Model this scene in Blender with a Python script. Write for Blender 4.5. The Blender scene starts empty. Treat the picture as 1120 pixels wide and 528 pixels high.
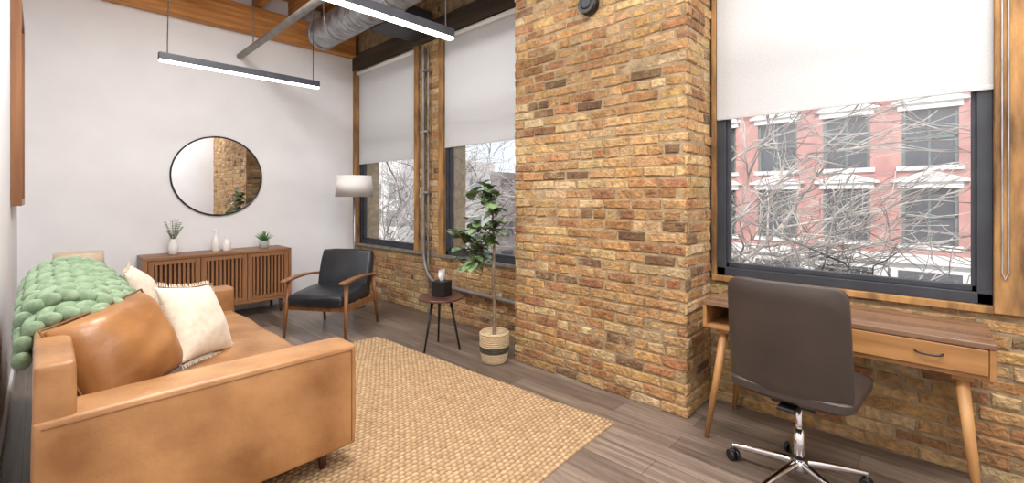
import bpy, bmesh, math, random
import numpy as np
from mathutils import Vector, Matrix, Euler
random.seed(7)
rng = np.random.RandomState(5)
S = bpy.context.scene
COL = S.collection

def lin(c):
    out=[]
    for v in c[:3]:
        v=v/255.0
        out.append(v/12.92 if v<=0.04045 else ((v+0.055)/1.055)**2.4)
    return tuple(out)+(1.0,)

# ---------------------------------------------------------------- materials
def new_mat(name):
    m=bpy.data.materials.new(name); m.use_nodes=True
    nt=m.node_tree; b=nt.nodes['Principled BSDF']
    return m,nt,b
def N(nt,t,**kw):
    n=nt.nodes.new(t)
    for k,v in kw.items(): setattr(n,k,v)
    return n
def ramp(nt,stops,interp='LINEAR'):
    r=N(nt,'ShaderNodeValToRGB'); cr=r.color_ramp; cr.interpolation=interp
    while len(cr.elements)>1: cr.elements.remove(cr.elements[0])
    cr.elements[0].position=stops[0][0]; cr.elements[0].color=stops[0][1]
    for p,c in stops[1:]:
        e=cr.elements.new(p); e.color=c
    return r
def noisy(name,c1,c2,scale=5,rough=0.6,stretch=(1,1,1),bump=0.0,bscale=60,metal=0.0,detail=5,sheen=0,coat=0,lo=0.3,hi=0.7,bdist=0.01):
    m,nt,b=new_mat(name)
    tc=N(nt,'ShaderNodeTexCoord'); mp=N(nt,'ShaderNodeMapping'); mp.inputs['Scale'].default_value=stretch
    nt.links.new(tc.outputs['Object'],mp.inputs['Vector'])
    n=N(nt,'ShaderNodeTexNoise'); n.inputs['Scale'].default_value=scale; n.inputs['Detail'].default_value=detail
    nt.links.new(mp.outputs[0],n.inputs['Vector'])
    r=ramp(nt,[(lo,lin(c1)),(hi,lin(c2))])
    nt.links.new(n.outputs['Fac'],r.inputs['Fac']); nt.links.new(r.outputs['Color'],b.inputs['Base Color'])
    b.inputs['Roughness'].default_value=rough; b.inputs['Metallic'].default_value=metal
    if coat: b.inputs['Coat Weight'].default_value=coat
    if sheen: b.inputs['Sheen Weight'].default_value=sheen
    if bump:
        n2=N(nt,'ShaderNodeTexNoise'); n2.inputs['Scale'].default_value=bscale; n2.inputs['Detail'].default_value=4
        nt.links.new(mp.outputs[0],n2.inputs['Vector'])
        bp=N(nt,'ShaderNodeBump'); bp.inputs['Strength'].default_value=bump; bp.inputs['Distance'].default_value=bdist
        nt.links.new(n2.outputs['Fac'],bp.inputs['Height']); nt.links.new(bp.outputs[0],b.inputs['Normal'])
    return m
def wood(name,c1,c2,axis=0,scale=6,rough=0.45,bump=0.05):
    st=[9,9,9]; st[axis]=0.7
    return noisy(name,c1,c2,scale=scale/3,rough=rough,stretch=tuple(st),bump=bump,bscale=6,detail=8)
def emis(name,col,strength):
    m,nt,b=new_mat(name)
    b.inputs['Base Color'].default_value=lin(col)
    b.inputs['Emission Color'].default_value=lin(col); b.inputs['Emission Strength'].default_value=strength
    return m

M={}
M['white']=noisy('white_paint',(234,234,236),(240,240,242),scale=3,rough=0.75,bump=0.02,bscale=200)
M['trimwhite']=noisy('trim_white',(228,228,228),(236,236,236),rough=0.5)
M['black']=noisy('black_metal',(22,22,23),(32,32,33),rough=0.45)
M['frame']=noisy('charcoal_frame',(44,47,54),(56,59,67),scale=8,rough=0.5)
M['walnutX']=wood('walnut_x',(112,74,46),(156,110,72),0)
M['walnutY']=wood('walnut_y',(118,76,48),(158,110,74),1)
M['walnutZ']=wood('walnut_z',(118,78,48),(162,114,76),2)
M['deskY']=wood('desk_wood_y',(138,94,52),(176,128,78),1)
M['desktop']=wood('desk_top',(100,74,56),(138,106,82),1,rough=0.25)
M['deskZ']=wood('desk_leg_wood',(146,100,56),(182,136,84),2)
M['chairwood']=wood('armchair_wood',(116,72,40),(154,104,62),2,rough=0.35)
M['beam']=wood('fir_beam_x',(162,102,48),(220,158,90),0,scale=8,rough=0.7,bump=0.3)
M['joist']=wood('fir_joist_y',(154,98,46),(210,148,82),1,scale=8,rough=0.7,bump=0.3)
M['post']=noisy('weathered_post',(98,70,42),(184,138,84),scale=5,stretch=(3,3,.7),rough=0.8,bump=0.5,bscale=20,detail=9)
M['darkbeam']=wood('dark_beam',(50,42,36),(84,70,58),1,rough=0.8)
M['leather']=noisy('tan_leather',(138,94,56),(190,143,96),scale=4.0,rough=0.37,bump=0.22,bscale=40,detail=10,lo=.3,hi=.74)
M['leatherc']=noisy('cognac_leather',(134,88,48),(178,126,76),scale=4,rough=0.35,bump=0.25,bscale=26,detail=8)
M['seamc']=noisy('seam_thread',(112,72,40),(136,90,52),rough=.6)
M['blk_leather']=noisy('black_leather',(26,28,33),(44,47,53),scale=5,rough=0.33,bump=0.1,bscale=60)
M['office']=noisy('dark_brown_leather',(54,45,41),(66,56,51),scale=4,rough=0.42,bump=0.08,bscale=120)
M['chrome']=noisy('chrome',(205,205,208),(225,225,228),rough=0.12,metal=1)
M['galv']=noisy('galvanised_steel',(140,142,146),(190,192,196),scale=9,rough=0.38,metal=0.85)
M['pipe']=noisy('grey_pipe',(120,116,112),(150,146,140),scale=9,rough=0.5,metal=0.4)
M['cream']=noisy('cream_linen',(210,196,176),(226,214,196),scale=30,rough=0.9,bump=0.3,bscale=250,bdist=.002,sheen=.3)
M['green']=noisy('sage_yarn',(116,140,110),(150,172,142),scale=25,rough=0.95,bump=0.6,bscale=120,bdist=.004,sheen=.15)
M['shade']=noisy('lamp_shade',(232,230,228),(240,238,236),rough=0.85)
M['beige_shade']=noisy('beige_shade',(186,166,144),(204,186,164),scale=60,rough=0.9)
M['ceramic']=noisy('white_ceramic',(228,226,222),(238,236,232),rough=0.25)
M['concrete']=noisy('concrete_pot',(150,152,152),(180,182,180),scale=20,rough=0.8)
M['leaf']=noisy('leaf_green',(78,102,64),(130,154,106),scale=9,rough=0.36)
M['leaf2']=noisy('succulent_green',(60,104,60),(100,144,90),scale=20,rough=0.5)
M['bark']=noisy('trunk_bark',(94,78,60),(140,122,98),scale=20,rough=0.9,bump=.4)
M['basket']=noisy('basket_weave',(170,146,112),(206,186,152),scale=30,stretch=(1,1,6),rough=0.9,bump=.6,bscale=30)
M['basketd']=noisy('basket_dark',(60,54,48),(86,78,68),scale=30,stretch=(1,1,6),rough=0.9,bump=.6,bscale=30)
M['tissue']=noisy('tissue_paper',(240,240,240),(250,250,250),rough=0.9)
M['darktop']=wood('dark_walnut',(70,42,34),(100,64,50),1,rough=0.3)
M['light']=emis('led_diffuser',(255,246,234),7)
M['asphalt']=noisy('asphalt',(120,120,122),(150,150,150),scale=2,rough=0.95)
M['branch']=noisy('pale_bark',(84,74,68),(206,196,188),scale=1.6,rough=0.9,lo=.36,hi=.62)
M['mortar']=noisy('mortar',(132,112,86),(176,156,124),scale=14,rough=0.95,bump=.8,bscale=70,detail=8)
M['limestone']=noisy('painted_stone',(222,216,212),(240,236,232),scale=2,rough=0.8)
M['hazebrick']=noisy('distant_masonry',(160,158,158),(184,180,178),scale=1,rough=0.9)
M['gutter']=noisy('roof_grey',(160,160,164),(180,180,184),rough=.9)
M['sash']=noisy('green_grey_sash',(84,104,102),(104,122,120),rough=.7)

# interior brick
m,nt,b=new_mat('old_common_brick'); M['brick']=m
at=N(nt,'ShaderNodeAttribute'); at.attribute_name='bcol'
tc=N(nt,'ShaderNodeTexCoord')
n1=N(nt,'ShaderNodeTexNoise'); n1.inputs['Scale'].default_value=26; n1.inputs['Detail'].default_value=9
n2=N(nt,'ShaderNodeTexNoise'); n2.inputs['Scale'].default_value=9; n2.inputs['Detail'].default_value=10; n2.inputs['Roughness'].default_value=.75
n4=N(nt,'ShaderNodeTexNoise'); n4.inputs['Scale'].default_value=1.6; n4.inputs['Detail'].default_value=4
n5=N(nt,'ShaderNodeTexNoise'); n5.inputs['Scale'].default_value=3.1; n5.inputs['Detail'].default_value=7
for n in (n1,n2,n4,n5): nt.links.new(tc.outputs['Object'],n.inputs['Vector'])
r1=ramp(nt,[(0.3,(0.60,0.58,0.56,1)),(0.68,(1.14,1.13,1.12,1))])
nt.links.new(n1.outputs['Fac'],r1.inputs['Fac'])
mx=N(nt,'ShaderNodeMix',data_type='RGBA',blend_type='MULTIPLY'); mx.inputs[0].default_value=1
nt.links.new(at.outputs['Color'],mx.inputs[6]); nt.links.new(r1.outputs['Color'],mx.inputs[7])
r2=ramp(nt,[(0.49,(0,0,0,1)),(0.63,(0.85,0.85,0.85,1))])
nt.links.new(n2.outputs['Fac'],r2.inputs['Fac'])
r4=ramp(nt,[(0.38,(.3,.3,.3,1)),(0.60,(1,1,1,1))]); nt.links.new(n4.outputs['Fac'],r4.inputs['Fac'])
mm=N(nt,'ShaderNodeMath',operation='MULTIPLY'); nt.links.new(r2.outputs[0],mm.inputs[0]); nt.links.new(r4.outputs[0],mm.inputs[1])
mx2=N(nt,'ShaderNodeMix',data_type='RGBA'); mx2.inputs[7].default_value=lin((184,162,128))
nt.links.new(mm.outputs[0],mx2.inputs[0]); nt.links.new(mx.outputs[2],mx2.inputs[6])
r5=ramp(nt,[(0.34,(.74,.72,.70,1)),(0.56,(1.05,1.04,1.02,1))]); nt.links.new(n5.outputs['Fac'],r5.inputs['Fac'])
mx3=N(nt,'ShaderNodeMix',data_type='RGBA',blend_type='MULTIPLY'); mx3.inputs[0].default_value=1
nt.links.new(mx2.outputs[2],mx3.inputs[6]); nt.links.new(r5.outputs[0],mx3.inputs[7])
nt.links.new(mx3.outputs[2],b.inputs['Base Color']); b.inputs['Roughness'].default_value=.88
n3=N(nt,'ShaderNodeTexNoise'); n3.inputs['Scale'].default_value=45; n3.inputs['Detail'].default_value=8
nt.links.new(tc.outputs['Object'],n3.inputs['Vector'])
bp=N(nt,'ShaderNodeBump'); bp.inputs['Strength'].default_value=1; bp.inputs['Distance'].default_value=.02
nt.links.new(n3.outputs['Fac'],bp.inputs['Height']); nt.links.new(bp.outputs[0],b.inputs['Normal'])

# floor planks
m,nt,b=new_mat('grey_brown_planks'); M['floor']=m
tc=N(nt,'ShaderNodeTexCoord'); mp=N(nt,'ShaderNodeMapping'); mp.inputs['Rotation'].default_value=(0,0,math.pi/2)
nt.links.new(tc.outputs['Object'],mp.inputs['Vector'])
bt=N(nt,'ShaderNodeTexBrick'); bt.inputs['Scale'].default_value=1; bt.inputs['Brick Width'].default_value=1.2; bt.inputs['Row Height'].default_value=.16
bt.inputs['Mortar Size'].default_value=.0014; bt.offset=.37; bt.inputs['Bias'].default_value=0
bt.inputs['Color1'].default_value=lin((142,127,115)); bt.inputs['Color2'].default_value=lin((102,89,80)); bt.inputs['Mortar'].default_value=lin((64,56,50))
nt.links.new(mp.outputs[0],bt.inputs['Vector'])
mp2=N(nt,'ShaderNodeMapping'); mp2.inputs['Scale'].default_value=(22,1.2,1)
nt.links.new(tc.outputs['Object'],mp2.inputs['Vector'])
n1=N(nt,'ShaderNodeTexNoise'); n1.inputs['Scale'].default_value=1.6; n1.inputs['Detail'].default_value=9; n1.inputs['Distortion'].default_value=.6
nt.links.new(mp2.outputs[0],n1.inputs['Vector'])
r1=ramp(nt,[(0.3,(0.56,0.55,0.54,1)),(0.68,(1.22,1.2,1.18,1))]); nt.links.new(n1.outputs['Fac'],r1.inputs['Fac'])
mx=N(nt,'ShaderNodeMix',data_type='RGBA',blend_type='MULTIPLY'); mx.inputs[0].default_value=1
nt.links.new(bt.outputs['Color'],mx.inputs[6]); nt.links.new(r1.outputs['Color'],mx.inputs[7])
nt.links.new(mx.outputs[2],b.inputs['Base Color']); b.inputs['Roughness'].default_value=.33

# rug fibre
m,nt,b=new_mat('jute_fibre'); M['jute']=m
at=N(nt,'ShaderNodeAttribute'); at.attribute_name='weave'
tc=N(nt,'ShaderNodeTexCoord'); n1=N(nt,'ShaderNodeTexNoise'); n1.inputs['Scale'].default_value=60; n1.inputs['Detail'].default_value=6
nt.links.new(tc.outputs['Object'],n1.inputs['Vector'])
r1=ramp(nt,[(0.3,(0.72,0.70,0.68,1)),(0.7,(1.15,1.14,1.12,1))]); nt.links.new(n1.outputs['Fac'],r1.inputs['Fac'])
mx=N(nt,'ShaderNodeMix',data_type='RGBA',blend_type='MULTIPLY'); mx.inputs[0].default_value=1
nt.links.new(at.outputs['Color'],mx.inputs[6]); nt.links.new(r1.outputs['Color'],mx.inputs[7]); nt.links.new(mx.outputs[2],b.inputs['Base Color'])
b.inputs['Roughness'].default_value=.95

# exterior brick
m,nt,b=new_mat('red_facade_brick'); M['pinkbrick']=m
tc=N(nt,'ShaderNodeTexCoord')
n1=N(nt,'ShaderNodeTexNoise'); n1.inputs['Scale'].default_value=1.5; n1.inputs['Detail'].default_value=8
nt.links.new(tc.outputs['Object'],n1.inputs['Vector'])
r1=ramp(nt,[(0.35,lin((172,118,112))),(0.7,lin((198,146,138)))]); nt.links.new(n1.outputs['Fac'],r1.inputs['Fac'])
nt.links.new(r1.outputs['Color'],b.inputs['Base Color']); b.inputs['Roughness'].default_value=.9

# glass
m=bpy.data.materials.new('window_glass'); m.use_nodes=True; nt=m.node_tree; nt.nodes.clear()
o=N(nt,'ShaderNodeOutputMaterial'); mi=N(nt,'ShaderNodeMixShader'); mi.inputs[0].default_value=.08
t=N(nt,'ShaderNodeBsdfTransparent'); g=N(nt,'ShaderNodeBsdfGlossy'); g.inputs['Roughness'].default_value=.02
nt.links.new(t.outputs[0],mi.inputs[1]); nt.links.new(g.outputs[0],mi.inputs[2]); nt.links.new(mi.outputs[0],o.inputs[0]); M['glass']=m
# shade fabric
m=bpy.data.materials.new('roller_shade_fabric'); m.use_nodes=True; nt=m.node_tree; nt.nodes.clear()
o=N(nt,'ShaderNodeOutputMaterial'); mi=N(nt,'ShaderNodeMixShader'); mi.inputs[0].default_value=.50
d=N(nt,'ShaderNodeBsdfDiffuse'); t=N(nt,'ShaderNodeBsdfTranslucent')
tc=N(nt,'ShaderNodeTexCoord'); n=N(nt,'ShaderNodeTexNoise'); n.inputs['Scale'].default_value=120
r=ramp(nt,[(0.3,lin((230,230,230))),(0.7,lin((242,242,242)))])
nt.links.new(tc.outputs['Object'],n.inputs['Vector']); nt.links.new(n.outputs['Fac'],r.inputs['Fac'])
nt.links.new(r.outputs[0],d.inputs[0]); nt.links.new(r.outputs[0],t.inputs[0])
nt.links.new(d.outputs[0],mi.inputs[1]); nt.links.new(t.outputs[0],mi.inputs[2]); nt.links.new(mi.outputs[0],o.inputs[0]); M['blind']=m
m,nt,b=new_mat('mirror_silver'); b.inputs['Metallic'].default_value=1; b.inputs['Roughness'].default_value=.01; b.inputs['Base Color'].default_value=(.68,.70,.73,1); M['mirror']=m
m,nt,b=new_mat('dark_pane'); b.inputs['Base Color'].default_value=lin((70,76,84)); b.inputs['Roughness'].default_value=.1; M['pane']=m
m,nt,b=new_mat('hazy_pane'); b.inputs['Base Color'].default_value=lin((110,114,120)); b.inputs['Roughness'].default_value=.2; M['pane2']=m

# ---------------------------------------------------------------- geometry helpers
def empty(name,loc=(0,0,0),rz=0,sc=1):
    e=bpy.data.objects.new(name,None); e.location=loc; e.rotation_euler=(0,0,rz); e.scale=(sc,sc,sc); e.empty_display_size=.1
    COL.objects.link(e); return e
def finish(me_or_bm,name,mat,parent=None,smooth=False,bevel=0,subsurf=0,seg=3):
    if isinstance(me_or_bm,bmesh.types.BMesh):
        me=bpy.data.meshes.new(name); me_or_bm.to_mesh(me); me_or_bm.free()
    else: me=me_or_bm
    ob=bpy.data.objects.new(name,me); COL.objects.link(ob)
    if mat: me.materials.append(mat)
    if parent: ob.parent=parent
    if smooth or bevel:
        me.polygons.foreach_set('use_smooth',[True]*len(me.polygons))
    if bevel:
        md=ob.modifiers.new('b','BEVEL'); md.width=bevel; md.segments=seg; md.limit_method='ANGLE'
        ob.modifiers.new('wn','WEIGHTED_NORMAL')
    if subsurf:
        md=ob.modifiers.new('s','SUBSURF'); md.levels=subsurf; md.render_levels=subsurf
    return ob
BF=[(0,3,2,1),(4,5,6,7),(0,1,5,4),(1,2,6,5),(2,3,7,6),(3,0,4,7)]
def box(name,lo,hi,mat,parent=None,bevel=0,rot=None,seg=3):
    h=[(hi[i]-lo[i])/2 for i in range(3)]; c=Vector([(hi[i]+lo[i])/2 for i in range(3)])
    vs=[(x*h[0],y*h[1],z*h[2]) for z in (-1,1) for (x,y) in ((-1,-1),(1,-1),(1,1),(-1,1))]
    me=bpy.data.meshes.new(name); me.from_pydata(vs,[],BF)
    ob=finish(me,name,mat,parent,bevel=bevel,seg=seg)
    ob.location=c
    if rot: ob.rotation_euler=rot
    return ob
class Boxes:
    """many static boxes joined in one mesh"""
    def __init__(s): s.v=[];s.f=[]
    def add(s,lo,hi):
        b=len(s.v)
        for z in (lo[2],hi[2]):
            s.v+=[(lo[0],lo[1],z),(hi[0],lo[1],z),(hi[0],hi[1],z),(lo[0],hi[1],z)]
        s.f+=[tuple(b+i for i in f) for f in BF]
    def make(s,name,mat,parent=None):
        me=bpy.data.meshes.new(name); me.from_pydata(s.v,[],s.f); return finish(me,name,mat,parent)
def soft_box(name,lo,hi,mat,parent,r=.05,puff=.02,n=(10,16,4),wr=.004,seed=1):
    """upholstered block: gridded box with rounded edges, puffed faces and faint wrinkles"""
    rr=random.Random(seed); ph=[rr.uniform(0,6) for _ in range(6)]
    c=[(a+b)/2 for a,b in zip(lo,hi)]; h=[(b-a)/2 for a,b in zip(lo,hi)]
    bm=bmesh.new(); cache={}
    def grid(a,i):
        if i==0: return -1
        if i==n[a]: return 1
        e=1-r/h[a]
        return -e+2*e*(i-1)/(n[a]-2)
    def vert(i,j,k):
        key=(i,j,k)
        if key in cache: return cache[key]
        p=[grid(0,i),grid(1,j),grid(2,k)]
        q=[p[a]*h[a] for a in range(3)]
        inner=[max(-(h[a]-r),min(h[a]-r,q[a])) for a in range(3)]
        d=Vector([q[a]-inner[a] for a in range(3)])
        if d.length>1e-9: d=d.normalized()*r
        w=Vector(inner)+d
        nrm=Vector([ (1 if p[a]>0 else -1) if abs(abs(p[a])-1)<1e-6 else 0 for a in range(3)])
        f=1
        for a in range(3):
            if nrm[a]==0: f*=(1-p[a]**4)
        w+=nrm*(puff*f+ wr*f*(math.sin(7*p[0]+4*p[1]+ph[0])+math.sin(11*p[1]-5*p[0]+3*p[2]+ph[1])))
        v=bm.verts.new((c[0]+w.x,c[1]+w.y,c[2]+w.z)); cache[key]=v; return v
    def quad(a,b,c_,d): bm.faces.new((a,b,c_,d))
    nx_,ny_,nz_=n
    for i in range(nx_):
        for j in range(ny_):
            quad(vert(i,j,nz_),vert(i+1,j,nz_),vert(i+1,j+1,nz_),vert(i,j+1,nz_)); quad(vert(i,j,0),vert(i,j+1,0),vert(i+1,j+1,0),vert(i+1,j,0))
    for i in range(nx_):
        for k in range(nz_):
            quad(vert(i,0,k),vert(i+1,0,k),vert(i+1,0,k+1),vert(i,0,k+1)); quad(vert(i,ny_,k),vert(i,ny_,k+1),vert(i+1,ny_,k+1),vert(i+1,ny_,k))
    for j in range(ny_):
        for k in range(nz_):
            quad(vert(0,j,k),vert(0,j,k+1),vert(0,j+1,k+1),vert(0,j+1,k)); quad(vert(nx_,j,k),vert(nx_,j+1,k),vert(nx_,j+1,k+1),vert(nx_,j,k+1))
    return finish(bm,name,mat,parent,smooth=True,subsurf=1)
def rod(name,p0,p1,r0,r1,mat,parent=None,seg=20,caps=True):
    p0=Vector(p0); p1=Vector(p1); d=p1-p0; L=d.length
    q=d.to_track_quat('Z','Y').to_matrix()
    vs=[];fs=[]
    for r,p in ((r0,p0),(r1,p1)):
        for i in range(seg):
            a=2*math.pi*i/seg; vs.append(tuple(p+q@Vector((r*math.cos(a),r*math.sin(a),0))))
    for i in range(seg):
        j=(i+1)%seg; fs.append((i,j,seg+j,seg+i))
    fs.append(tuple(range(seg))[::-1]); fs.append(tuple(range(seg,2*seg)))
    me=bpy.data.meshes.new(name); me.from_pydata(vs,[],fs)
    ob=finish(me,name,mat,parent)
    for p in ob.data.polygons: p.use_smooth=len(p.vertices)==4
    return ob
def lathe(name,prof,mat,parent=None,loc=(0,0,0),seg=32):
    bm=bmesh.new(); rings=[]
    for r,z in prof:
        rings.append([bm.verts.new((r*math.cos(2*math.pi*i/seg)+loc[0],r*math.sin(2*math.pi*i/seg)+loc[1],z+loc[2])) for i in range(seg)])
    for a,b_ in zip(rings,rings[1:]):
        for i in range(seg):
            j=(i+1)%seg; bm.faces.new((a[i],a[j],b_[j],b_[i]))
    if prof[0][0]>1e-4: bm.faces.new(rings[0][::-1])
    if prof[-1][0]>1e-4: bm.faces.new(rings[-1])
    bmesh.ops.remove_doubles(bm,verts=bm.verts,dist=1e-5)
    ob=finish(bm,name,mat,parent)
    for p in ob.data.polygons: p.use_smooth=len(p.vertices)<=4
    return ob
def tube(name,pts,r,mat,parent=None,cyc=False,radii=None,smooth=True,res=4):
    cu=bpy.data.curves.new(name,'CURVE'); cu.dimensions='3D'; cu.bevel_depth=r; cu.bevel_resolution=res; cu.use_fill_caps=True
    sp=cu.splines.new('NURBS' if smooth else 'POLY'); sp.points.add(len(pts)-1)
    for i,p in enumerate(pts):
        sp.points[i].co=(*p,1); sp.points[i].radius=radii[i] if radii else 1
    if smooth: sp.order_u=3; sp.use_endpoint_u=True; sp.resolution_u=6
    sp.use_cyclic_u=cyc
    ob=bpy.data.objects.new(name,cu); COL.objects.link(ob); cu.materials.append(mat)
    if parent: ob.parent=parent
    return ob
def pillow(name,w,h,t,mat,parent,mw,n=18,pinch=.05,p=2.6,pw=.55,wr=.05):
    bm=bmesh.new(); G={}
    for s in (1,-1):
        for i in range(n+1):
            for j in range(n+1):
                u=2*i/n-1; v=2*j/n-1
                edge=(i in (0,n) or j in (0,n))
                if s==-1 and edge: G[(s,i,j)]=G[(1,i,j)]; continue
                th=t/2*((1-abs(u)**p)*(1-abs(v)**p))**pw
                x=u*w/2*(1-pinch*(1-v*v)*abs(u)); z=v*h/2*(1-pinch*(1-u*u)*abs(v))
                th*=1+wr*math.sin(5*u+2*v+w*30)+wr*.6*math.sin(9*v-4*u+s)
                G[(s,i,j)]=bm.verts.new((x,s*th,z))
    for s in (1,-1):
        for i in range(n):
            for j in range(n):
                f=[G[(s,i,j)],G[(s,i+1,j)],G[(s,i+1,j+1)],G[(s,i,j+1)]]
                if s==1: f=f[::-1]
                bm.faces.new(f)
    bmesh.ops.transform(bm,matrix=mw,verts=bm.verts)
    return finish(bm,name,mat,parent,smooth=True,subsurf=1)
def rim(name,w,h,r,mat,parent,mw,pinch=.05,n=14):
    pts=[]
    def P(u,v): 
        return mw@Vector((u*w/2*(1-pinch*(1-v*v)*abs(u)),0,v*h/2*(1-pinch*(1-u*u)*abs(v))))
    for k in range(n): pts.append(P(-1+2*k/n,-1))
    for k in range(n): pts.append(P(1,-1+2*k/n))
    for k in range(n): pts.append(P(1-2*k/n,1))
    for k in range(n): pts.append(P(-1,1-2*k/n))
    return tube(name,pts,r,mat,parent,cyc=True,smooth=False)

# ---------------------------------------------------------------- bricks
BC=[(194,156,104),(190,150,98),(200,164,114),(182,138,90),(208,178,132),(174,128,84),(194,154,104),(156,112,76),(198,160,108),(182,138,92),(126,96,70),(210,184,142),(172,122,84),(192,150,98),(186,146,98),(196,158,110),(202,170,122)]
def brick_mesh(name,panels,parent):
    V=[];F=[];C=[]
    pu,pv=.212,.0705
    R=random.uniform
    for (o,u,n,W,z0,z1,ph) in panels:
        o=Vector(o);u=Vector(u);n=Vector(n)
        r0=int(math.floor(z0/pv)); r1=int(math.ceil(z1/pv))
        fl=u.cross(Vector((0,0,1))).dot(n)>0
        for r in range(r0,r1):
            za=max(r*pv+.006,z0); zb=min(r*pv+pv-.006,z1)
            if zb-za<.012: continue
            header=(r%6==5)
            P=pu*.5 if header else pu
            off=((r%2)*.5+ph)*P+R(-.01,.01)
            k=-2
            while True:
                a=k*P-off+.006+R(-.005,.005); b2=k*P-off+P-.006+R(-.005,.005); k+=1
                if a>W: break
                a=max(a,0); b2=min(b2,W)
                if b2-a<.02: continue
                pr=R(.001,.013); e=.007; base=len(V); j_=.005
                q=[(a+R(-j_,j_),za+R(-j_,j_)),(b2+R(-j_,j_),za+R(-j_,j_)),(b2+R(-j_,j_),zb+R(-j_,j_)),(a+R(-j_,j_),zb+R(-j_,j_))]
                for (x,z) in q: V.append(o+u*x+Vector((0,0,z))-n*.004)
                for (x,z) in q: V.append(o+u*x+Vector((0,0,z))+n*(pr-e*.9))
                qi=[(q[0][0]+e,q[0][1]+e),(q[1][0]-e,q[1][1]+e),(q[2][0]-e,q[2][1]-e),(q[3][0]+e,q[3][1]-e)]
                for (x,z) in qi: V.append(o+u*x+Vector((0,0,z))+n*(pr+R(-.003,.003)))
                fs=[(8,9,10,11)]
                for i in range(4):
                    j=(i+1)%4; fs+= [(i,j,4+j,4+i),(4+i,4+j,8+j,8+i)]
                jt=R(.82,1.06); c=lin(random.choice(BC)); c=(min(c[0]*jt,1),min(c[1]*jt*R(.95,1.04),1),min(c[2]*jt*R(.92,1.08),1),1)
                for f in fs:
                    f=[base+i for i in f]
                    if not fl: f=f[::-1]
                    F.append(f); C+= [c]*4
    me=bpy.data.meshes.new(name); me.from_pydata([tuple(v) for v in V],[],F)
    ca=me.color_attributes.new('bcol','FLOAT_COLOR','CORNER')
    ca.data.foreach_set('color',np.array(C,dtype=np.float32).ravel())
    ob=bpy.data.objects.new(name,me); COL.objects.link(ob); me.materials.append(M['brick']); ob.parent=parent
    return ob

XW=3.12; YB=6.1; YR=-1.6; XL=-.15; ZC=3.88
# ---------------------------------------------------------------- room shell
box('floor',(XL-.2,YR-.2,-.12),(XW+.3,YB+.2,0),M['floor'])
box('ceiling',(XL-.2,YR-.2,ZC),(XW+.35,YB+.2,ZC+.15),M['joist'])
box('wall_back',(XL-.2,YB,0),(XW+.3,YB+.2,ZC),M['white'])
box('wall_left',(XL-.2,YR,0),(XL,YB,ZC),M['white'])
box('wall_rear',(XL-.2,YR-.2,0),(XW+.3,YR,ZC),M['white'])
box('baseboard_back',(XL,YB-.015,0),(XW-.02,YB,.1),M['trimwhite'])
box('baseboard_left',(XL,YR,0),(XL+.015,YB-.015,.1),M['trimwhite'])

W1=(4.57,5.95); W2=(2.58,4.0); W3=(-.19,1.075); ZS=.71; ZT=3.12; ZS3=.835
wr=empty('wall_right')
def seg(lo,hi): box('mortar_core',(XW,lo[0],lo[1]),(XW+.3,hi[0],hi[1]),M['mortar'],wr)
seg((YR,0),(W3[1]+.04,ZS3-.03))
seg((YR,ZS3-.03),(-.42,ZC))
seg((W2[0]-.04,0),(YB,ZS-.03))
seg((W2[1],ZS-.03),(W1[0],ZC))
seg((W1[1],ZS-.03),(YB,ZC))
seg((W1[0],ZT+.05),(W1[1],ZC)); seg((W2[0],ZT+.05),(W2[1],ZC)); seg((-.42,ZT+.05),(1.1,ZC))
brick_mesh('bricks',[
 ((XW,YR,0),(0,1,0),(-1,0,0),1.115-YR,0,ZS3-.035,.1),
 ((XW,YR,0),(0,1,0),(-1,0,0),-.42-YR,ZS3-.035,ZC,.1),
 ((XW,2.54,0),(0,1,0),(-1,0,0),YB-2.54,0,ZS-.035,.3),
 ((XW,W2[1]+.09,0),(0,1,0),(-1,0,0),W1[0]-W2[1]-.18,ZS,ZC,.3),
],wr)
pier=empty('wall_pier')
PX=2.715; PA=1.115; PB=2.54
box('pier_core',(PX,PA,0),(XW+.3,PB,ZC),M['mortar'],pier)
brick_mesh('pier_bricks',[
 ((PX,PA-.006,0),(0,1,0),(-1,0,0),PB-PA+.012,0,ZC,.2),
 ((PX-.006,PA,0),(1,0,0),(0,-1,0),XW-PX,0,ZC,.7),
 ((PX-.006,PB,0),(1,0,0),(0,1,0),XW-PX,0,ZC,.45)],pier)

# timber posts / casings / header
tr=empty('trim_1')
box('casing',(XW-.03,W1[1],ZS-.02),(XW+.02,YB,ZT+.1),M['post'],tr,.004)
box('casing',(XW-.03,W1[0]-.09,ZS-.02),(XW+.02,W1[0],ZT+.1),M['post'],tr,.004)
box('casing',(XW-.03,W2[1],ZS-.02),(XW+.02,W2[1]+.09,ZT+.1),M['post'],tr,.004)
box('post',(XW-.04,-.42,ZS3-.03),(XW+.3,W3[0],ZC),M['post'],tr,.006)
box('casing',(XW-.02,W3[1],ZS3-.03),(XW+.3,PA-.012,ZC),M['post'],tr,.004)
box('header',(XW-.04,W2[0]-.03,ZT+.04),(XW+.0,YB,ZT+.26),M['darkbeam'],tr,.006)
box('header',(XW-.04,-.42,ZT+.04),(XW+.0,PA-.02,ZT+.3),M['darkbeam'],tr,.006)
box('sill',(XW-.03,-.42,ZS3-.035),(XW+.3,W3[1]+.02,ZS3),M['post'],tr,.004)
box('sill',(XW-.03,W2[0]-.03,ZS-.035),(XW+.3,W1[1]+.1,ZS),M['pipe'],tr,.004)

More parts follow.
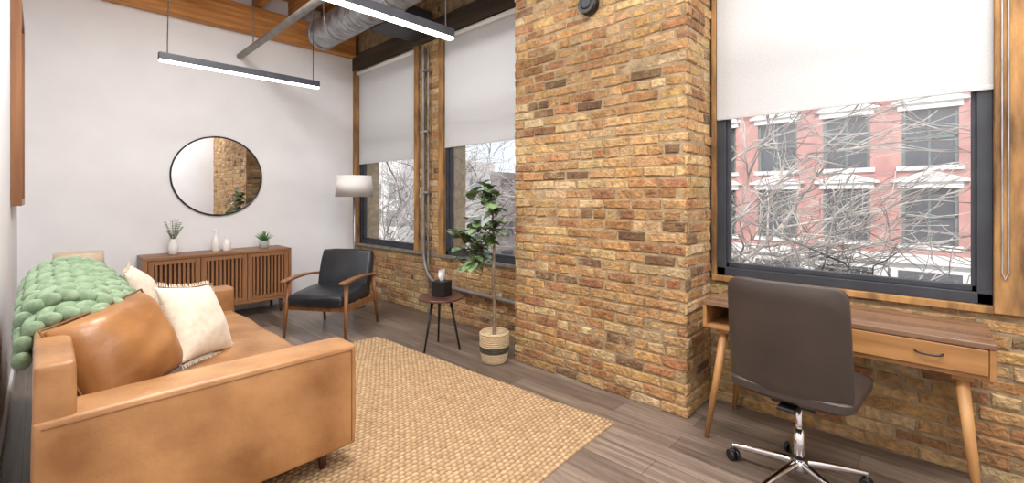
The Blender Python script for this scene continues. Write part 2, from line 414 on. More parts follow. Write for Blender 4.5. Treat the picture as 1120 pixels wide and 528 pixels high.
def window(name,y0,y1,z0,z1,fw=.065):
    e=empty(name); x0,x1=XW+.005,XW+.07
    box('frame_bottom',(x0,y0,z0),(x1,y1,z0+fw),M['frame'],e,.004)
    box('frame_top',(x0,y0,z1-fw),(x1,y1,z1),M['frame'],e,.004)
    box('frame_side',(x0,y0,z0),(x1,y0+fw,z1),M['frame'],e,.004)
    box('frame_side',(x0,y1-fw,z0),(x1,y1,z1),M['frame'],e,.004)
    box('sash_bottom',(x0+.02,y0+fw,z0+fw),(x1,y1-fw,z0+fw+.03),M['frame'],e,.003)
    for (a,b2) in ((y0+fw,y0+fw+.018),(y1-fw-.018,y1-fw)):
        box('sash_side',(x0+.02,a,z0+fw),(x1,b2,z1-fw),M['frame'],e,.003)
    box('sash_meeting_rail',(x0+.02,y0+fw,(z0+z1)/2+.2),(x1,y1-fw,(z0+z1)/2+.25),M['frame'],e,.003)
    box('glass',(x0+.045,y0+fw,z0+fw),(x0+.05,y1-fw,z1-fw),M['glass'],e)
    return e
window('window_1',*W1,ZS,ZT,.045)
window('window_2',*W2,ZS,ZT,.045)
window('window_3',*W3,ZS3,ZT,.055)
def blind(y0,y1,zb,zt):
    e=empty('roller_blind')
    box('fabric',(XW-.012,y0,zb),(XW-.010,y1,zt),M['blind'],e)
    box('hem_bar',(XW-.016,y0,zb-.012),(XW-.006,y1,zb+.012),M['blind'],e,.003)
    rod('roller',(XW-.03,y0,zt),(XW-.03,y1,zt),.025,.025,M['shade'],e)
    return e
blind(W1[0]+.01,W1[1]-.01,1.83,3.1)
blind(W2[0]+.02,W2[1]-.01,1.915,3.12)
b3=blind(W3[0]-.01,W3[1]-.005,1.875,3.13)
tube('bead_chain',[(XW-.045,-.215,3.1),(XW-.045,-.215,1.0),(XW-.047,-.225,.97),(XW-.045,-.235,1.0),(XW-.045,-.235,3.1)],.0035,M['galv'],b3,smooth=False)

# ceiling structure
cb=empty('timber_beam')
box('wall_beam',(XL,YB-.16,3.33),(XW-.06,YB-.002,3.64),M['beam'],cb,.008)
jo=empty('ceiling_joists')
x=.1
while x<XW:
    box('joist',(x,YR+.01,3.66),(x+.075,YB-.01,ZC-.002),M['joist'],jo,.004); x+=.42
# duct
DR=.165; DX=2.36; DZ=3.33
du=empty('spiral_duct')
bm=bmesh.new(); seg_n=32; ya=5.45; yb=2.0; nr=int((ya-yb)/.02); rings=[]
for i in range(nr+1):
    y=ya-(ya-yb)*i/nr; r=DR+(.007 if i%4==0 else 0)
    rings.append([bm.verts.new((DX+r*math.cos(2*math.pi*k/seg_n),y,DZ+r*math.sin(2*math.pi*k/seg_n))) for k in range(seg_n)])
for a,b2 in zip(rings,rings[1:]):
    for i in range(seg_n): bm.faces.new((a[i],a[(i+1)%seg_n],b2[(i+1)%seg_n],b2[i]))
bm.faces.new(rings[0]); bm.faces.new(rings[-1])
finish(bm,'duct_run',M['galv'],du,smooth=False)
for y in (5.43,4.2,3.1): lathe('collar',[(DR+.01,-.03),(DR+.015,-.025),(DR+.015,.025),(DR+.01,.03)],M['galv'],du).matrix_local=Matrix.Translation((DX,y,DZ))@Matrix.Rotation(math.pi/2,4,'X')
for y in (5.0,3.8,2.6): tube('strap',[(DX+DR*q[0],y,DZ+DR*q[1]) for q in ((-1.05,1.9),(-1.06,0),(-.8,-.8),(0,-1.1),(.8,-.8),(1.06,0),(1.05,1.9))],.007,M['galv'],du)
box('branch_duct',(DX+DR-.02,4.15,3.2),(XW-.06,4.55,3.45),M['frame'],du,.01)
pp=empty('sprinkler_pipe')
rod('run',(1.65,YB-.001,3.05),(1.65,YR+.01,3.05),.035,.035,M['pipe'],pp)
for y in (5.6,3.9,2.3,.5): rod('hanger',(1.65,y,3.08),(1.65,y,3.655),.006,.006,M['pipe'],pp)
cp=empty('conduit_pipe')
tube('riser',[(XW-.06,4.33,3.1),(XW-.06,4.33,1.0),(XW-.06,4.33,.62),(XW-.07,4.2,.42),(XW-.06,4.0,.38),(XW-.06,3.4,.37),(XW-.06,2.56,.36)],.022,M['pipe'],cp)
tube('riser_thin',[(XW-.05,4.25,3.1),(XW-.05,4.25,.95),(XW-.05,4.25,.1),(XW-.05,4.25,0.02)],.012,M['pipe'],cp)
for z in (2.8,2.1,1.4): box('strap',(XW-.085,4.22,z),(XW-.01,4.37,z+.02),M['galv'],cp)

# pendants
def pendant(x0,x1,y,z):
    e=empty('linear_pendant_light')
    box('housing',(x0,y-.028,z),(x1,y+.028,z+.06),M['frame'],e,.004)
    box('diffuser',(x0+.005,y-.026,z-.014),(x1-.005,y+.026,z+.001),M['light'],e,.002)
    for x in (x0+.06,x1-.06):
        tube('cord',[(x,y,z+.05),(x,y,z+.3),(x+(.02 if x<x0+.1 else 0),y,z+.8),(x,y,3.655)],.004,M['black'],e)
    return e
pendant(.665,1.985,4.65,2.49); pendant(.72,2.03,2.52,2.49); pendant(.72,2.03,.4,2.49)

# wall device
sp=empty('wall_speaker')
rod('body',(PX-.013,1.80,2.72),(PX-.07,1.80,2.72),.075,.068,M['black'],sp,32)
rod('grille',(PX-.069,1.80,2.72),(PX-.078,1.80,2.72),.045,.03,M['frame'],sp,32)

# picture frame on left wall
pf=empty('framed_picture')
fy0,fy1,fz0,fz1=4.75,5.6,1.29,2.78
for nm,lo,hi in (('stile_near',(XL+.001,fy0,fz0),(XL+.055,fy0+.05,fz1)),('stile_far',(XL+.001,fy1-.05,fz0),(XL+.055,fy1,fz1)),('rail_low',(XL+.001,fy0+.05,fz0),(XL+.055,fy1-.05,fz0+.05)),('rail_top',(XL+.001,fy0+.05,fz1-.05),(XL+.055,fy1-.05,fz1))):
    box(nm,lo,hi,M['chairwood'],pf,.003)
box('canvas',(XL+.001,fy0+.05,fz0+.05),(XL+.03,fy1-.05,fz1-.05),M['cream'],pf)

# ---------------------------------------------------------------- mirror
mi=empty('round_mirror')
mc=(1.43,YB-.012,1.60); R=.455
o=lathe('glass',[(R,-.004),(R,.004)],M['mirror'],mi,seg=96); o.matrix_local=Matrix.Translation(mc)@Matrix.Rotation(math.pi/2,4,'X')
for p in o.data.polygons: p.use_smooth=False
tube('rim',[(mc[0]+R*math.cos(a),mc[1]-.004,mc[2]+R*math.sin(a)) for a in np.linspace(0,2*math.pi,96,endpoint=False)],.009,M['black'],mi,cyc=True,smooth=False)

# ---------------------------------------------------------------- credenza
cr=empty('slatted_credenza')
cx0,cx1,cy0,cy1,cz0,cz1=.69,2.07,5.62,6.06,.16,.75
box('top',(cx0,cy0,cz1-.03),(cx1,cy1,cz1),M['walnutX'],cr,.004)
box('bottom',(cx0,cy0,cz0),(cx1,cy1,cz0+.03),M['walnutX'],cr,.004)
for x in (cx0,cx1-.03): box('side',(x,cy0,cz0+.03),(x+.03,cy1,cz1-.03),M['walnutZ'],cr,.003)
box('back_panel',(cx0+.03,cy1-.02,cz0+.03),(cx1-.03,cy1-.005,cz1-.03),M['darktop'],cr)
box('inner_panel',(cx0+.03,cy0+.05,cz0+.03),(cx1-.03,cy0+.06,cz1-.03),M['darktop'],cr)
W=(cx1-cx0-.06)/3
for d in range(3):
    a=cx0+.03+d*W; bq=a+W
    for (p,q) in ((a+.003,a+.05),(bq-.05,bq-.003)): box('door_stile',(p,cy0+.005,cz0+.033),(q,cy0+.03,cz1-.033),M['walnutZ'],cr,.002)
    box('door_rail',(a+.05,cy0+.005,cz0+.033),(bq-.05,cy0+.03,cz0+.075),M['walnutX'],cr,.002)
    box('door_rail',(a+.05,cy0+.005,cz1-.075),(bq-.05,cy0+.03,cz1-.033),M['walnutX'],cr,.002)
    n=9
    for i in range(n):
        sx=a+.05+(i+.5)*(W-.1)/n
        box('slat',(sx-.011,cy0+.008,cz0+.075),(sx+.011,cy0+.03,cz1-.075),M['walnutZ'],cr,.002)
for x in (cx0+.1,cx1-.1):
    for y in (cy0+.06,cy1-.06): rod('leg',(x,y,0),(x,y,cz0),.014,.02,M['darktop'],cr)

# decor
def sprig_vase(loc):
    e=empty('vase_with_sprigs',loc)
    lathe('vase',[(.03,0),(.042,.01),(.045,.07),(.04,.12),(.028,.15),(.026,.165),(.022,.165),(.022,.15)],M['ceramic'],e)
    random.seed(3)
    bm=bmesh.new()
    for k in range(9):
        a=random.uniform(0,6.28); sp_=random.uniform(.02,.09); h=random.uniform(.24,.38)
        p=[Vector((0,0,.12)),Vector((sp_*.3*math.cos(a),sp_*.3*math.sin(a),.12+(h-.12)*.5)),Vector((sp_*math.cos(a),sp_*math.sin(a),h))]
        tube('stem',p,.0025,M['leaf'],e)
        for t in np.linspace(.35,1,8):
            c=p[0]*(1-t)**2+p[1]*2*t*(1-t)+p[2]*t*t
            for s in (1,-1):
                d=Vector((math.cos(a+s*1.6),math.sin(a+s*1.6),.5)).normalized()*.03
                side=d.cross(Vector((0,0,1))).normalized()*.009
                vs=[bm.verts.new(c),bm.verts.new(c+d*.5+side),bm.verts.new(c+d),bm.verts.new(c+d*.5-side)]
                bm.faces.new(vs)
    finish(bm,'leaves',M['leaf'],e)
sprig_vase((.96,5.84,.75))
def bottle(loc,h,r):
    e=empty('ceramic_bottle',loc)
    lathe('body',[(r*.8,0),(r,.01),(r*1.02,h*.45),(r*.8,h*.6),(r*.35,h*.72),(r*.3,h*.92),(r*.42,h),(r*.3,h),(r*.25,h*.9)],M['ceramic'],e)
bottle((1.345,5.84,.75),.24,.042); bottle((1.44,5.80,.75),.17,.045)
e=empty('potted_succulent',(1.83,5.82,.75))
lathe('pot',[(.042,0),(.05,.005),(.055,.09),(.05,.09),(.048,.075),(0,.075)],M['concrete'],e)
random.seed(5)
for k in range(26):
    a=k*2.4; t=k/26; L=.13; d=Vector((math.cos(a)*(1-t)*.9,math.sin(a)*(1-t)*.9,.55+t)).normalized()
    rod('leaf',Vector((0,0,.075)),Vector((0,0,.075))+d*L,.012,.001,M['leaf2'],e,8)

# end table with lamp (back left corner)
e=empty('end_table',(.16,4.98,0))
lathe('top',[(.2,.5),(.205,.505),(.205,.52),(.2,.525)],M['darktop'],e)
for k in range(3):
    a=k*2.094+.4; rod('leg',(.17*math.cos(a),.17*math.sin(a),0),(.1*math.cos(a),.1*math.sin(a),.5),.009,.015,M['walnutZ'],e)
e=empty('table_lamp',(.21,4.98,.525))
lathe('base',[(.06,0),(.065,.01),(.05,.03),(.03,.08),(.045,.12),(.02,.17),(.008,.2),(.008,.25)],M['ceramic'],e)
lathe('shade',[(.155,.2),(.148,.385),(.145,.385),(.152,.2),(.155,.2)],M['beige_shade'],e)
rod('shade_top_ring',(0,0,.375),(0,0,.379),.145,.145,M['beige_shade'],e)

# ---------------------------------------------------------------- floor lamp
e=empty('floor_lamp',(2.68,5.25,0))
lathe('base',[(.13,0),(.135,.008),(.13,.02),(.02,.028),(.011,.04)],M['galv'],e)
rod('pole',(0,0,.02),(0,0,1.4),.011,.009,M['galv'],e)
lathe('shade',[(.225,1.36),(.205,1.62),(.202,1.62),(.221,1.36),(.225,1.36)],M['shade'],e,seg=48)
for k in range(3):
    a=k*2.094; rod('spider',(0,0,1.58),(.203*math.cos(a),.203*math.sin(a),1.6),.003,.003,M['galv'],e)
rod('socket',(0,0,1.4),(0,0,1.50),.016,.016,M['galv'],e)
lathe('bulb',[(.012,1.50),(.03,1.53),(.032,1.55),(.02,1.575),(.002,1.58)],emis('warm_bulb',(255,236,208),6),e)

# ---------------------------------------------------------------- armchair
e=empty('wooden_armchair',(2.06,4.48,.0),math.radians(-56),.96)
cw=M['chairwood']
for s in (-1,1):
    rod('front_leg',(s*.335,-.34,0),(s*.315,-.29,.56),.014,.023,cw,e)
    rod('back_leg',(s*.325,.36,0),(s*.315,.27,.54),.014,.022,cw,e)
    box('side_rail',(s*.315-.014,-.29,.27),(s*.315+.014,.29,.33),cw,e,.005)
    bm=bmesh.new(); secs=[]
    for t in np.linspace(0,1,12):
        y=-.38+.72*t; z=.565+.035*math.sin(t*math.pi*.9)-.03*t; w=.036-.012*t+ .004*math.sin(t*6)
        xx=s*(.318+.012*math.sin(t*3.14))
        secs.append([bm.verts.new((xx-w,y,z-.012)),bm.verts.new((xx+w,y,z-.012)),bm.verts.new((xx+w,y,z+.012)),bm.verts.new((xx-w,y,z+.012))])
    for a,b2 in zip(secs,secs[1:]):
        for i in range(4): bm.faces.new((a[i],a[(i+1)%4],b2[(i+1)%4],b2[i]))
    bm.faces.new(secs[0][::-1]); bm.faces.new(secs[-1])
    bmesh.ops.recalc_face_normals(bm,faces=bm.faces)
    finish(bm,'arm_rest',cw,e,bevel=.008)
    rod('back_upright',(s*.25,.27,.3),(s*.25,.43,.74),.014,.012,cw,e)
box('front_rail',(-.31,-.30,.27),(.31,-.27,.33),cw,e,.005)
box('back_rail',(-.31,.27,.27),(.31,.30,.33),cw,e,.005)
box('top_rail',(-.27,.415,.70),(.27,.44,.75),cw,e,.006)
o=soft_box('seat_cushion',(-.285,-.29,-.055),(.285,.30,.055),M['blk_leather'],e,r=.035,puff=.02,n=(10,10,4),wr=.002); o.location=(0,-.045,.39); o.rotation_euler=(math.radians(3),0,0)
o=soft_box('back_cushion',(-.285,-.05,-.20),(.285,.05,.20),M['blk_leather'],e,r=.035,puff=.02,n=(10,4,8),wr=.002); o.location=(0,.26,.615); o.rotation_euler=(math.radians(-17),0,0)

# ---------------------------------------------------------------- side table + tissue box
e=empty('round_side_table',(2.47,3.23,0))
lathe('top',[(.19,.445),(.2,.45),(.2,.462),(.195,.467)],M['darktop'],e,seg=48)
for k in range(3):
    a=k*2.094+1.05; rod('leg',(.18*math.cos(a),.18*math.sin(a),0),(.09*math.cos(a),.09*math.sin(a),.448),.008,.013,M['black'],e)
e=empty('tissue_box',(2.49,3.24,.4685),.3)
box('box',(-.065,-.065,0),(.065,.065,.135),M['black'],e,.006)
bm=bmesh.new(); vs=[]
random.seed(2)
for i in range(9):
    a=i/9*6.283; vs.append([bm.verts.new((.02*math.cos(a),.01*math.sin(a),.13)),bm.verts.new((.045*math.cos(a)+random.uniform(-.01,.01),.035*math.sin(a)+random.uniform(-.01,.01),.175)),bm.verts.new((.04*math.cos(a+.5)*random.uniform(.4,1.1)-.01,.04*math.sin(a+.5)*random.uniform(.3,1),.205+random.uniform(0,.035)))])
for i in range(9):
    j=(i+1)%9
    for k in range(2): bm.faces.new((vs[i][k],vs[j][k],vs[j][k+1],vs[i][k+1]))
finish(bm,'tissue',M['tissue'],e,smooth=True)

# ---------------------------------------------------------------- plant
def plant(loc):
    e=empty('potted_fig_tree',loc)
    lathe('basket_lower',[(.095,0),(.105,.01),(.114,.09)],M['basket'],e)
    lathe('basket_mid',[(.114,.09),(.117,.11),(.118,.135)],M['basketd'],e)
    lathe('basket_upper',[(.118,.135),(.119,.2),(.117,.245),(.11,.25),(.105,.24),(.1,.22),(0,.22)],M['basket'],e)
    for z in np.arange(.012,.25,.016):
        rr=.098+.02*min(1,z/.11)+.0005
        tube('coil',[(rr*math.cos(a),rr*math.sin(a),z) for a in np.linspace(0,6.283,24,endpoint=False)],.006,M['basketd'] if .09<z<.14 else M['basket'],e,cyc=True,smooth=False,res=2)
    random.seed(21)
    T=[(0,0,.2),(.015,.01,.45),(-.03,-.005,.7),(.01,.0,.95),(-.02,.02,1.42)]
    tube('trunk',T,.015,M['bark'],e,radii=[1.2,1,.85,.7,.35])
    tube('side_branch',[(-.005,0,.72),(-.08,.10,.84),(-.17,.20,.98)],.008,M['bark'],e,radii=[1,.8,.5])
    bm=bmesh.new()
    def leaf(c,d,L,w):
        d=d.normalized(); up=Vector((0,0,1)); side=d.cross(up)
        if side.length<.1: side=Vector((1,0,0))
        side.normalize(); nrm=side.cross(d)
        rows=[]
        for t,ww in ((0,.04),(.15,.55),(.35,.95),(.6,1),(.82,.7),(1,.06)):
            p=c+d*L*t-Vector((0,0,1))*(.3*L*t*t)
            rows.append([bm.verts.new(p-side*w*ww+nrm*w*.25*ww),bm.verts.new(p),bm.verts.new(p+side*w*ww+nrm*w*.25*ww)])
        for a,b2 in zip(rows,rows[1:]):
            bm.faces.new((a[0],a[1],b2[1],b2[0])); bm.faces.new((a[1],a[2],b2[2],b2[1]))
    for k in range(36):
        low=k%2==0
        if low:
            z=random.uniform(.80,1.10); cx_,cy_=-.13,.16; r=random.uniform(.06,.22)
        else:
            z=random.uniform(1.03,1.44); cx_,cy_=-.03,.02; r=random.uniform(.04,.19)
        a=random.uniform(0,6.283)
        p0=Vector((cx_*.5,cy_*.5,z-.10)); p1=Vector((r*math.cos(a)+cx_,r*math.sin(a)+cy_,z+.04))
        if p1.x>.06: p1.x=.06
        tube('twig',[p0,(p0+p1)/2+Vector((0,0,-.01)),p1],.004,M['bark'],e)
        for j in range(6):
            t=random.uniform(.35,1); c=p0.lerp(p1,t)
            aa=random.uniform(0,6.283); d=Vector((math.cos(aa),math.sin(aa),random.uniform(-.3,.7)))
            L=random.uniform(.085,.14)
            if (c+d*L).x>.085: d.x=-abs(d.x)
            leaf(c,d,L,L*.38)
    finish(bm,'foliage',M['leaf'],e,smooth=True,subsurf=1)
plant((2.585,2.66,0))

# ---------------------------------------------------------------- rug
nx,ny=460,520; x0,x1,y0,y1=.10,2.36,1.40,3.95
xs=np.linspace(x0,x1,nx); ys=np.linspace(y0,y1,ny)
X,Y=np.meshgrid(xs,ys,indexing='ij')
pu,pv=.028,.038
ci=np.floor((Y-y0)/pu); fu=(Y-y0)/pu-ci
vv=(X-x0)/pv+.5*(ci%2)+.06*np.sin(ci*3.1); cj=np.floor(vv); fv=vv-cj
H=(np.sin(np.pi*fu)**.7)*(.25+.75*np.sin(np.pi*fv)**.7)
rnd=np.abs(np.sin(ci*12.9898+cj*78.233)*43758.5453)%1.0
Z=.003+.0095*H*(.85+.3*rnd)
edge=np.minimum.reduce([X-x0,x1-X,Y-y0,y1-Y]); Z=np.where(edge<.001,.0005,Z)
ang=math.radians(2.6); px_,py_=2.36,1.40
XX=X+.004*np.sin(Y*9)-px_; YY=Y+.004*np.sin(X*7)-py_
XR=px_+XX*math.cos(ang)-YY*math.sin(ang); YRr=py_+XX*math.sin(ang)+YY*math.cos(ang)
co=np.stack([XR,YRr,Z],-1).reshape(-1,3)
idx=np.arange(nx*ny).reshape(nx,ny)
fc=np.stack([idx[:-1,:-1],idx[1:,:-1],idx[1:,1:],idx[:-1,1:]],-1).reshape(-1,4)
me=bpy.data.meshes.new('jute_rug'); me.vertices.add(len(co)); me.vertices.foreach_set('co',co.ravel().astype(np.float32))
me.loops.add(fc.size); me.loops.foreach_set('vertex_index',fc.ravel().astype(np.int32)); me.polygons.add(len(fc))
me.polygons.foreach_set('loop_start',np.arange(0,fc.size,4,dtype=np.int32)); me.polygons.foreach_set('loop_total',np.full(len(fc),4,dtype=np.int32))
me.update()
me.polygons.foreach_set('use_smooth',np.ones(len(fc),dtype=bool))
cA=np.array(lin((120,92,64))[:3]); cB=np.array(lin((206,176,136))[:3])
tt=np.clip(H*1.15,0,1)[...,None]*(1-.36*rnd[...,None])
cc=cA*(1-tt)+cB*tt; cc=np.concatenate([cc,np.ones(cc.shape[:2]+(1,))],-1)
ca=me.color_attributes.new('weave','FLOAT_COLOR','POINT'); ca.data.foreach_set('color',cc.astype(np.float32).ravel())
rug=bpy.data.objects.new('jute_rug',me); COL.objects.link(rug)
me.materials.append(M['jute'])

# ---------------------------------------------------------------- sofa
so=empty('leather_sofa')
Lr=M['leather']; fl=.0145
soft_box('arm_near',(-.02,2.10,.13),(1.08,2.30,.62),Lr,so,r=.014,puff=.005,n=(18,8,12),wr=.001,seed=2)
soft_box('arm_far',(-.02,4.13,.13),(1.08,4.33,.62),Lr,so,r=.014,puff=.005,n=(18,8,12),wr=.001,seed=3)
soft_box('back',(-.02,2.115,.13),(.085,4.315,.80),Lr,so,r=.016,puff=.005,n=(6,26,12),wr=.001,seed=4)
box('base',(.08,2.29,.13),(1.04,4.14,.30),Lr,so,.015)
soft_box('seat_cushion',(.08,2.305,.30),(1.06,4.125,.45),Lr,so,r=.035,puff=.02,n=(16,26,6),wr=.0035,seed=5)
for (x,y) in ((.96,2.21),(.08,2.21),(.96,4.22),(.08,4.22)):
    rod('leg',(x,y,fl if 3.9>y else 0),(x,y,.135),.017,.027,M['darktop'],so)
tube('seam',[(0.0,2.0985,.598),(1.06,2.0985,.598)],.0025,M['seamc'],so,smooth=False)
tube('seam',[(1.058,2.0985,.60),(1.058,2.0985,.15)],.0025,M['seamc'],so,smooth=False)
def cush(cx,cy,cz,w,h,lean,rz,t=.25,roll=0):
    mw=Matrix.Translation((cx,cy,cz))@Matrix.Rotation(math.radians(90+rz),4,'Z')@Matrix.Rotation(math.radians(lean),4,'X')@Matrix.Rotation(math.radians(roll),4,'Y')
    pillow('back_cushion',w,h,t,M['leatherc'],so,mw,n=18,pinch=.03,p=2.8,pw=.52,wr=.045)
    rim('cushion_piping',w,h,.005,M['seamc'],so,mw,pinch=.03)
cush(.25,2.67,.665,.50,.43,-24,-48,t=.28,roll=-8)
cush(.21,3.16,.675,.62,.50,-17,0,t=.27)
cush(.22,3.80,.655,.60,.47,-18,0)
def throwp(cy,x,z,s,lean,rz,roll):
    e=empty('throw_pillow')
    mw=Matrix.Translation((x,cy,z))@Matrix.Rotation(math.radians(90+rz),4,'Z')@Matrix.Rotation(math.radians(lean),4,'X')@Matrix.Rotation(math.radians(roll),4,'Y')
    pillow('pillow_body',s,s,.18,M['cream'],e,mw,n=18,pinch=.09,p=2.2,pw=.6)
    bm=bmesh.new(); nF=46
    for side in range(4):
        for k in range(nF):
            u=-1+2*(k+.5)/nF
            px=u*s/2; pz=s/2*(1-.09*(1-u*u))
            q=Matrix.Rotation(side*math.pi/2,4,'Y')
            a=q@Vector((px,0,pz)); b2=q@Vector((px+random.uniform(-.006,.006),random.uniform(-.006,.006),pz+.022))
            t=q@Vector((.0025,0,0)); tt=Vector((0,.0025,0))
            v1=[bm.verts.new(mw@(a+t)),bm.verts.new(mw@(a-t)),bm.verts.new(mw@(b2-t)),bm.verts.new(mw@(b2+t))]; bm.faces.new(v1)
            v1=[bm.verts.new(mw@(a+tt)),bm.verts.new(mw@(a-tt)),bm.verts.new(mw@(b2-tt)),bm.verts.new(mw@(b2+tt))]; bm.faces.new(v1)
    finish(bm,'fringe',M['cream'],e)
throwp(3.00,.60,.665,.44,-26,-42,10)
throwp(3.80,.46,.70,.42,-22,-10,0)

# chunky knit throw
kb=empty('knit_throw_blanket')
path=[(-.055,.80),(-.05,.87),(-.01,.925),(.07,.95),(.16,.945),(.25,.90),(.31,.84),(.35,.77)]
pts=[Vector((x,0,z)) for x,z in path]
Ls=[0]
for a,b2 in zip(pts,pts[1:]): Ls.append(Ls[-1]+(b2-a).length)
def along(s):
    s=max(0,min(Ls[-1]-1e-5,s))
    for i in range(len(Ls)-1):
        if s<=Ls[i+1]:
            t=(s-Ls[i])/(Ls[i+1]-Ls[i]); p=pts[i].lerp(pts[i+1],t); d=(pts[i+1]-pts[i]).normalized(); return p,d
un,vn=12,8; sv=[(0,0,1)]; sf=[]
for j in range(1,vn):
    for i in range(un):
        ph=math.pi*j/vn; th=2*math.pi*i/un; sv.append((math.sin(ph)*math.cos(th),math.sin(ph)*math.sin(th),math.cos(ph)))
sv.append((0,0,-1)); sv=np.array(sv)
for i in range(un): sf.append((0,1+i,1+(i+1)%un))
for j in range(vn-2):
    for i in range(un): a=1+j*un; sf.append((a+i,a+un+i,a+un+(i+1)%un,a+(i+1)%un))
a=1+(vn-2)*un
for i in range(un): sf.append((a+i,len(sv)-1,a+(i+1)%un))
V=[];F=[];cnt=0
rows=12; random.seed(9); pitch=.09
def drop(r): return .11*max(0,(1-r/2.0))**1.5
for r in range(rows):
    y=2.73+r*pitch; wob=.03*math.sin(r*.8)
    Lmax=Ls[-1]-abs(wob)-(.10 if r==0 else 0)
    s=.0
    while s<Lmax:
        p,d=along(s); nrm=Vector((0,1,0)).cross(d)*-1
        if nrm.z<0 and abs(d.z)<.9: nrm=-nrm
        for sg in (1,-1):
            c=p+Vector((0,y+sg*.022+.016*math.sin(s*9+r*.3),.018*math.sin(r*1.1+s*6)+.008*sg-drop(r)))
            mat=np.array(Matrix(((d.x,0,nrm.x),(d.y,1,nrm.y),(d.z,0,nrm.z)))@Matrix.Rotation(sg*.66,3,'Z')@Matrix.Diagonal((.050,.0245,.031)))
            V.append(sv@mat.T+np.array(c)); F+= [tuple(i+cnt for i in f) for f in sf]; cnt+=len(sv)
        s+=.058
V=np.concatenate(V)
me=bpy.data.meshes.new('knit_stitches'); me.from_pydata(V.tolist(),[],F)
bm=bmesh.new(); bm.from_mesh(me); bmesh.ops.recalc_face_normals(bm,faces=bm.faces)
finish(bm,'knit_stitches',M['green'],kb,smooth=True)
bm=bmesh.new(); pr=[]
for i in range(30):
    p,d=along(Ls[-1]*i/29)
    pr.append([bm.verts.new((p.x,2.72+q*pitch,p.z-.010-drop(q))) for q in (0,.5,1,1.5,2,rows-1)])
for a,b2 in zip(pr,pr[1:]):
    for q in range(5): bm.faces.new((a[q],a[q+1],b2[q+1],b2[q]))
finish(bm,'knit_backing',M['green'],kb,smooth=True)

# ---------------------------------------------------------------- desk
dk=empty('writing_desk')
dx0,dx1,dy0,dy1,dt=2.63,3.07,-.17,.985,.76
box('top',(dx0,dy0,dt-.025),(dx1,dy1,dt),M['desktop'],dk,.004)
box('bottom_panel',(dx0+.01,dy0,dt-.155),(dx1,dy1,dt-.135),M['deskY'],dk,.003)
for y in (dy0,dy1-.02): box('side_panel',(dx0+.003,y,dt-.155),(dx1,y+.02,dt-.025),M['deskY'],dk,.003)
box('back_panel',(dx1-.02,dy0+.02,dt-.135),(dx1,dy1-.02,dt-.025),M['deskY'],dk)
box('divider',(dx0+.01,.42,dt-.135),(dx1-.02,.44,dt-.025),M['deskY'],dk)
box('drawer_front',(dx0-.002,dy0+.022,dt-.133),(dx0+.018,.418,dt-.028),M['deskY'],dk,.003)
box('drawer_box',(dx0+.018,dy0+.03,dt-.13),(dx1-.05,.41,dt-.06),M['deskY'],dk)
hy=.03
tube('drawer_pull',[(dx0,hy-.045,dt-.072),(dx0-.018,hy-.04,dt-.078),(dx0-.022,hy,dt-.08),(dx0-.018,hy+.04,dt-.078),(dx0,hy+.045,dt-.072)],.004,M['black'],dk)
for (tx,ty,bx,by) in ((dx0+.07,dy1-.1,2.585,.945),(dx0+.07,dy0+.1,2.585,-.13),(dx1-.05,dy1-.1,3.06,.945),(dx1-.05,dy0+.1,3.06,-.13)):
    rod('leg',(bx,by,0),(tx,ty,dt-.153),.013,.024,M['deskZ'],dk)
box('leg_rail',(dx0+.04,dy0+.06,dt-.18),(dx1-.03,dy0+.13,dt-.153),M['deskZ'],dk,.004)
box('leg_rail',(dx0+.04,dy1-.13,dt-.18),(dx1-.03,dy1-.06,dt-.153),M['deskZ'],dk,.004)

# ---------------------------------------------------------------- office chair (local: faces +X)
oc=empty('office_chair',(2.46,.475,0),math.radians(-4))
def curved_pad(name,w,h,t,mw,mat,bend=.05,n=12,top=1.0):
    bm=bmesh.new(); bmesh.ops.create_cube(bm,size=1)
    bmesh.ops.subdivide_edges(bm,edges=bm.edges,cuts=n,use_grid_fill=True)
    for v in bm.verts:
        u=v.co.y*2; k=v.co.z*2; q=v.co.x*2
        m=(abs(u)**12+abs(k)**12)**(1/12) if (u or k) else 0
        mm=max(abs(u),abs(k))
        sc=mm/m if m>0 else 1
        edge=1-.6*max(0,(mm-.88)/.12)**2
        wd=1-(1-top)*(k+1)/2
        v.co=Vector((q*t/2*edge+bend*u*u,u*w/2*sc*wd,k*h/2*sc))
    bmesh.ops.transform(bm,matrix=mw,verts=bm.verts)
    return finish(bm,name,mat,oc,smooth=True,subsurf=1)
curved_pad('back_pad',.485,.54,.055,Matrix.Translation((-.215,0,.715))@Matrix.Rotation(math.radians(-8),4,'Y'),M['office'],bend=.025,top=.97)
curved_pad('seat_pad',.49,.47,.09,Matrix.Translation((.03,0,.475))@Matrix.Rotation(math.radians(90),4,'Y'),M['office'],bend=-.01)
box('back_bracket',(-.20,-.035,.405),(.05,.035,.42),M['black'],oc,.004)
box('seat_plate',(-.1,-.09,.395),(.12,.09,.432),M['black'],oc,.006)
rod('gas_lift',(0,0,.12),(0,0,.40),.014,.014,M['chrome'],oc)
rod('column',(0,0,.09),(0,0,.27),.026,.022,M['chrome'],oc)
rod('hub',(0,0,.075),(0,0,.125),.045,.035,M['chrome'],oc)
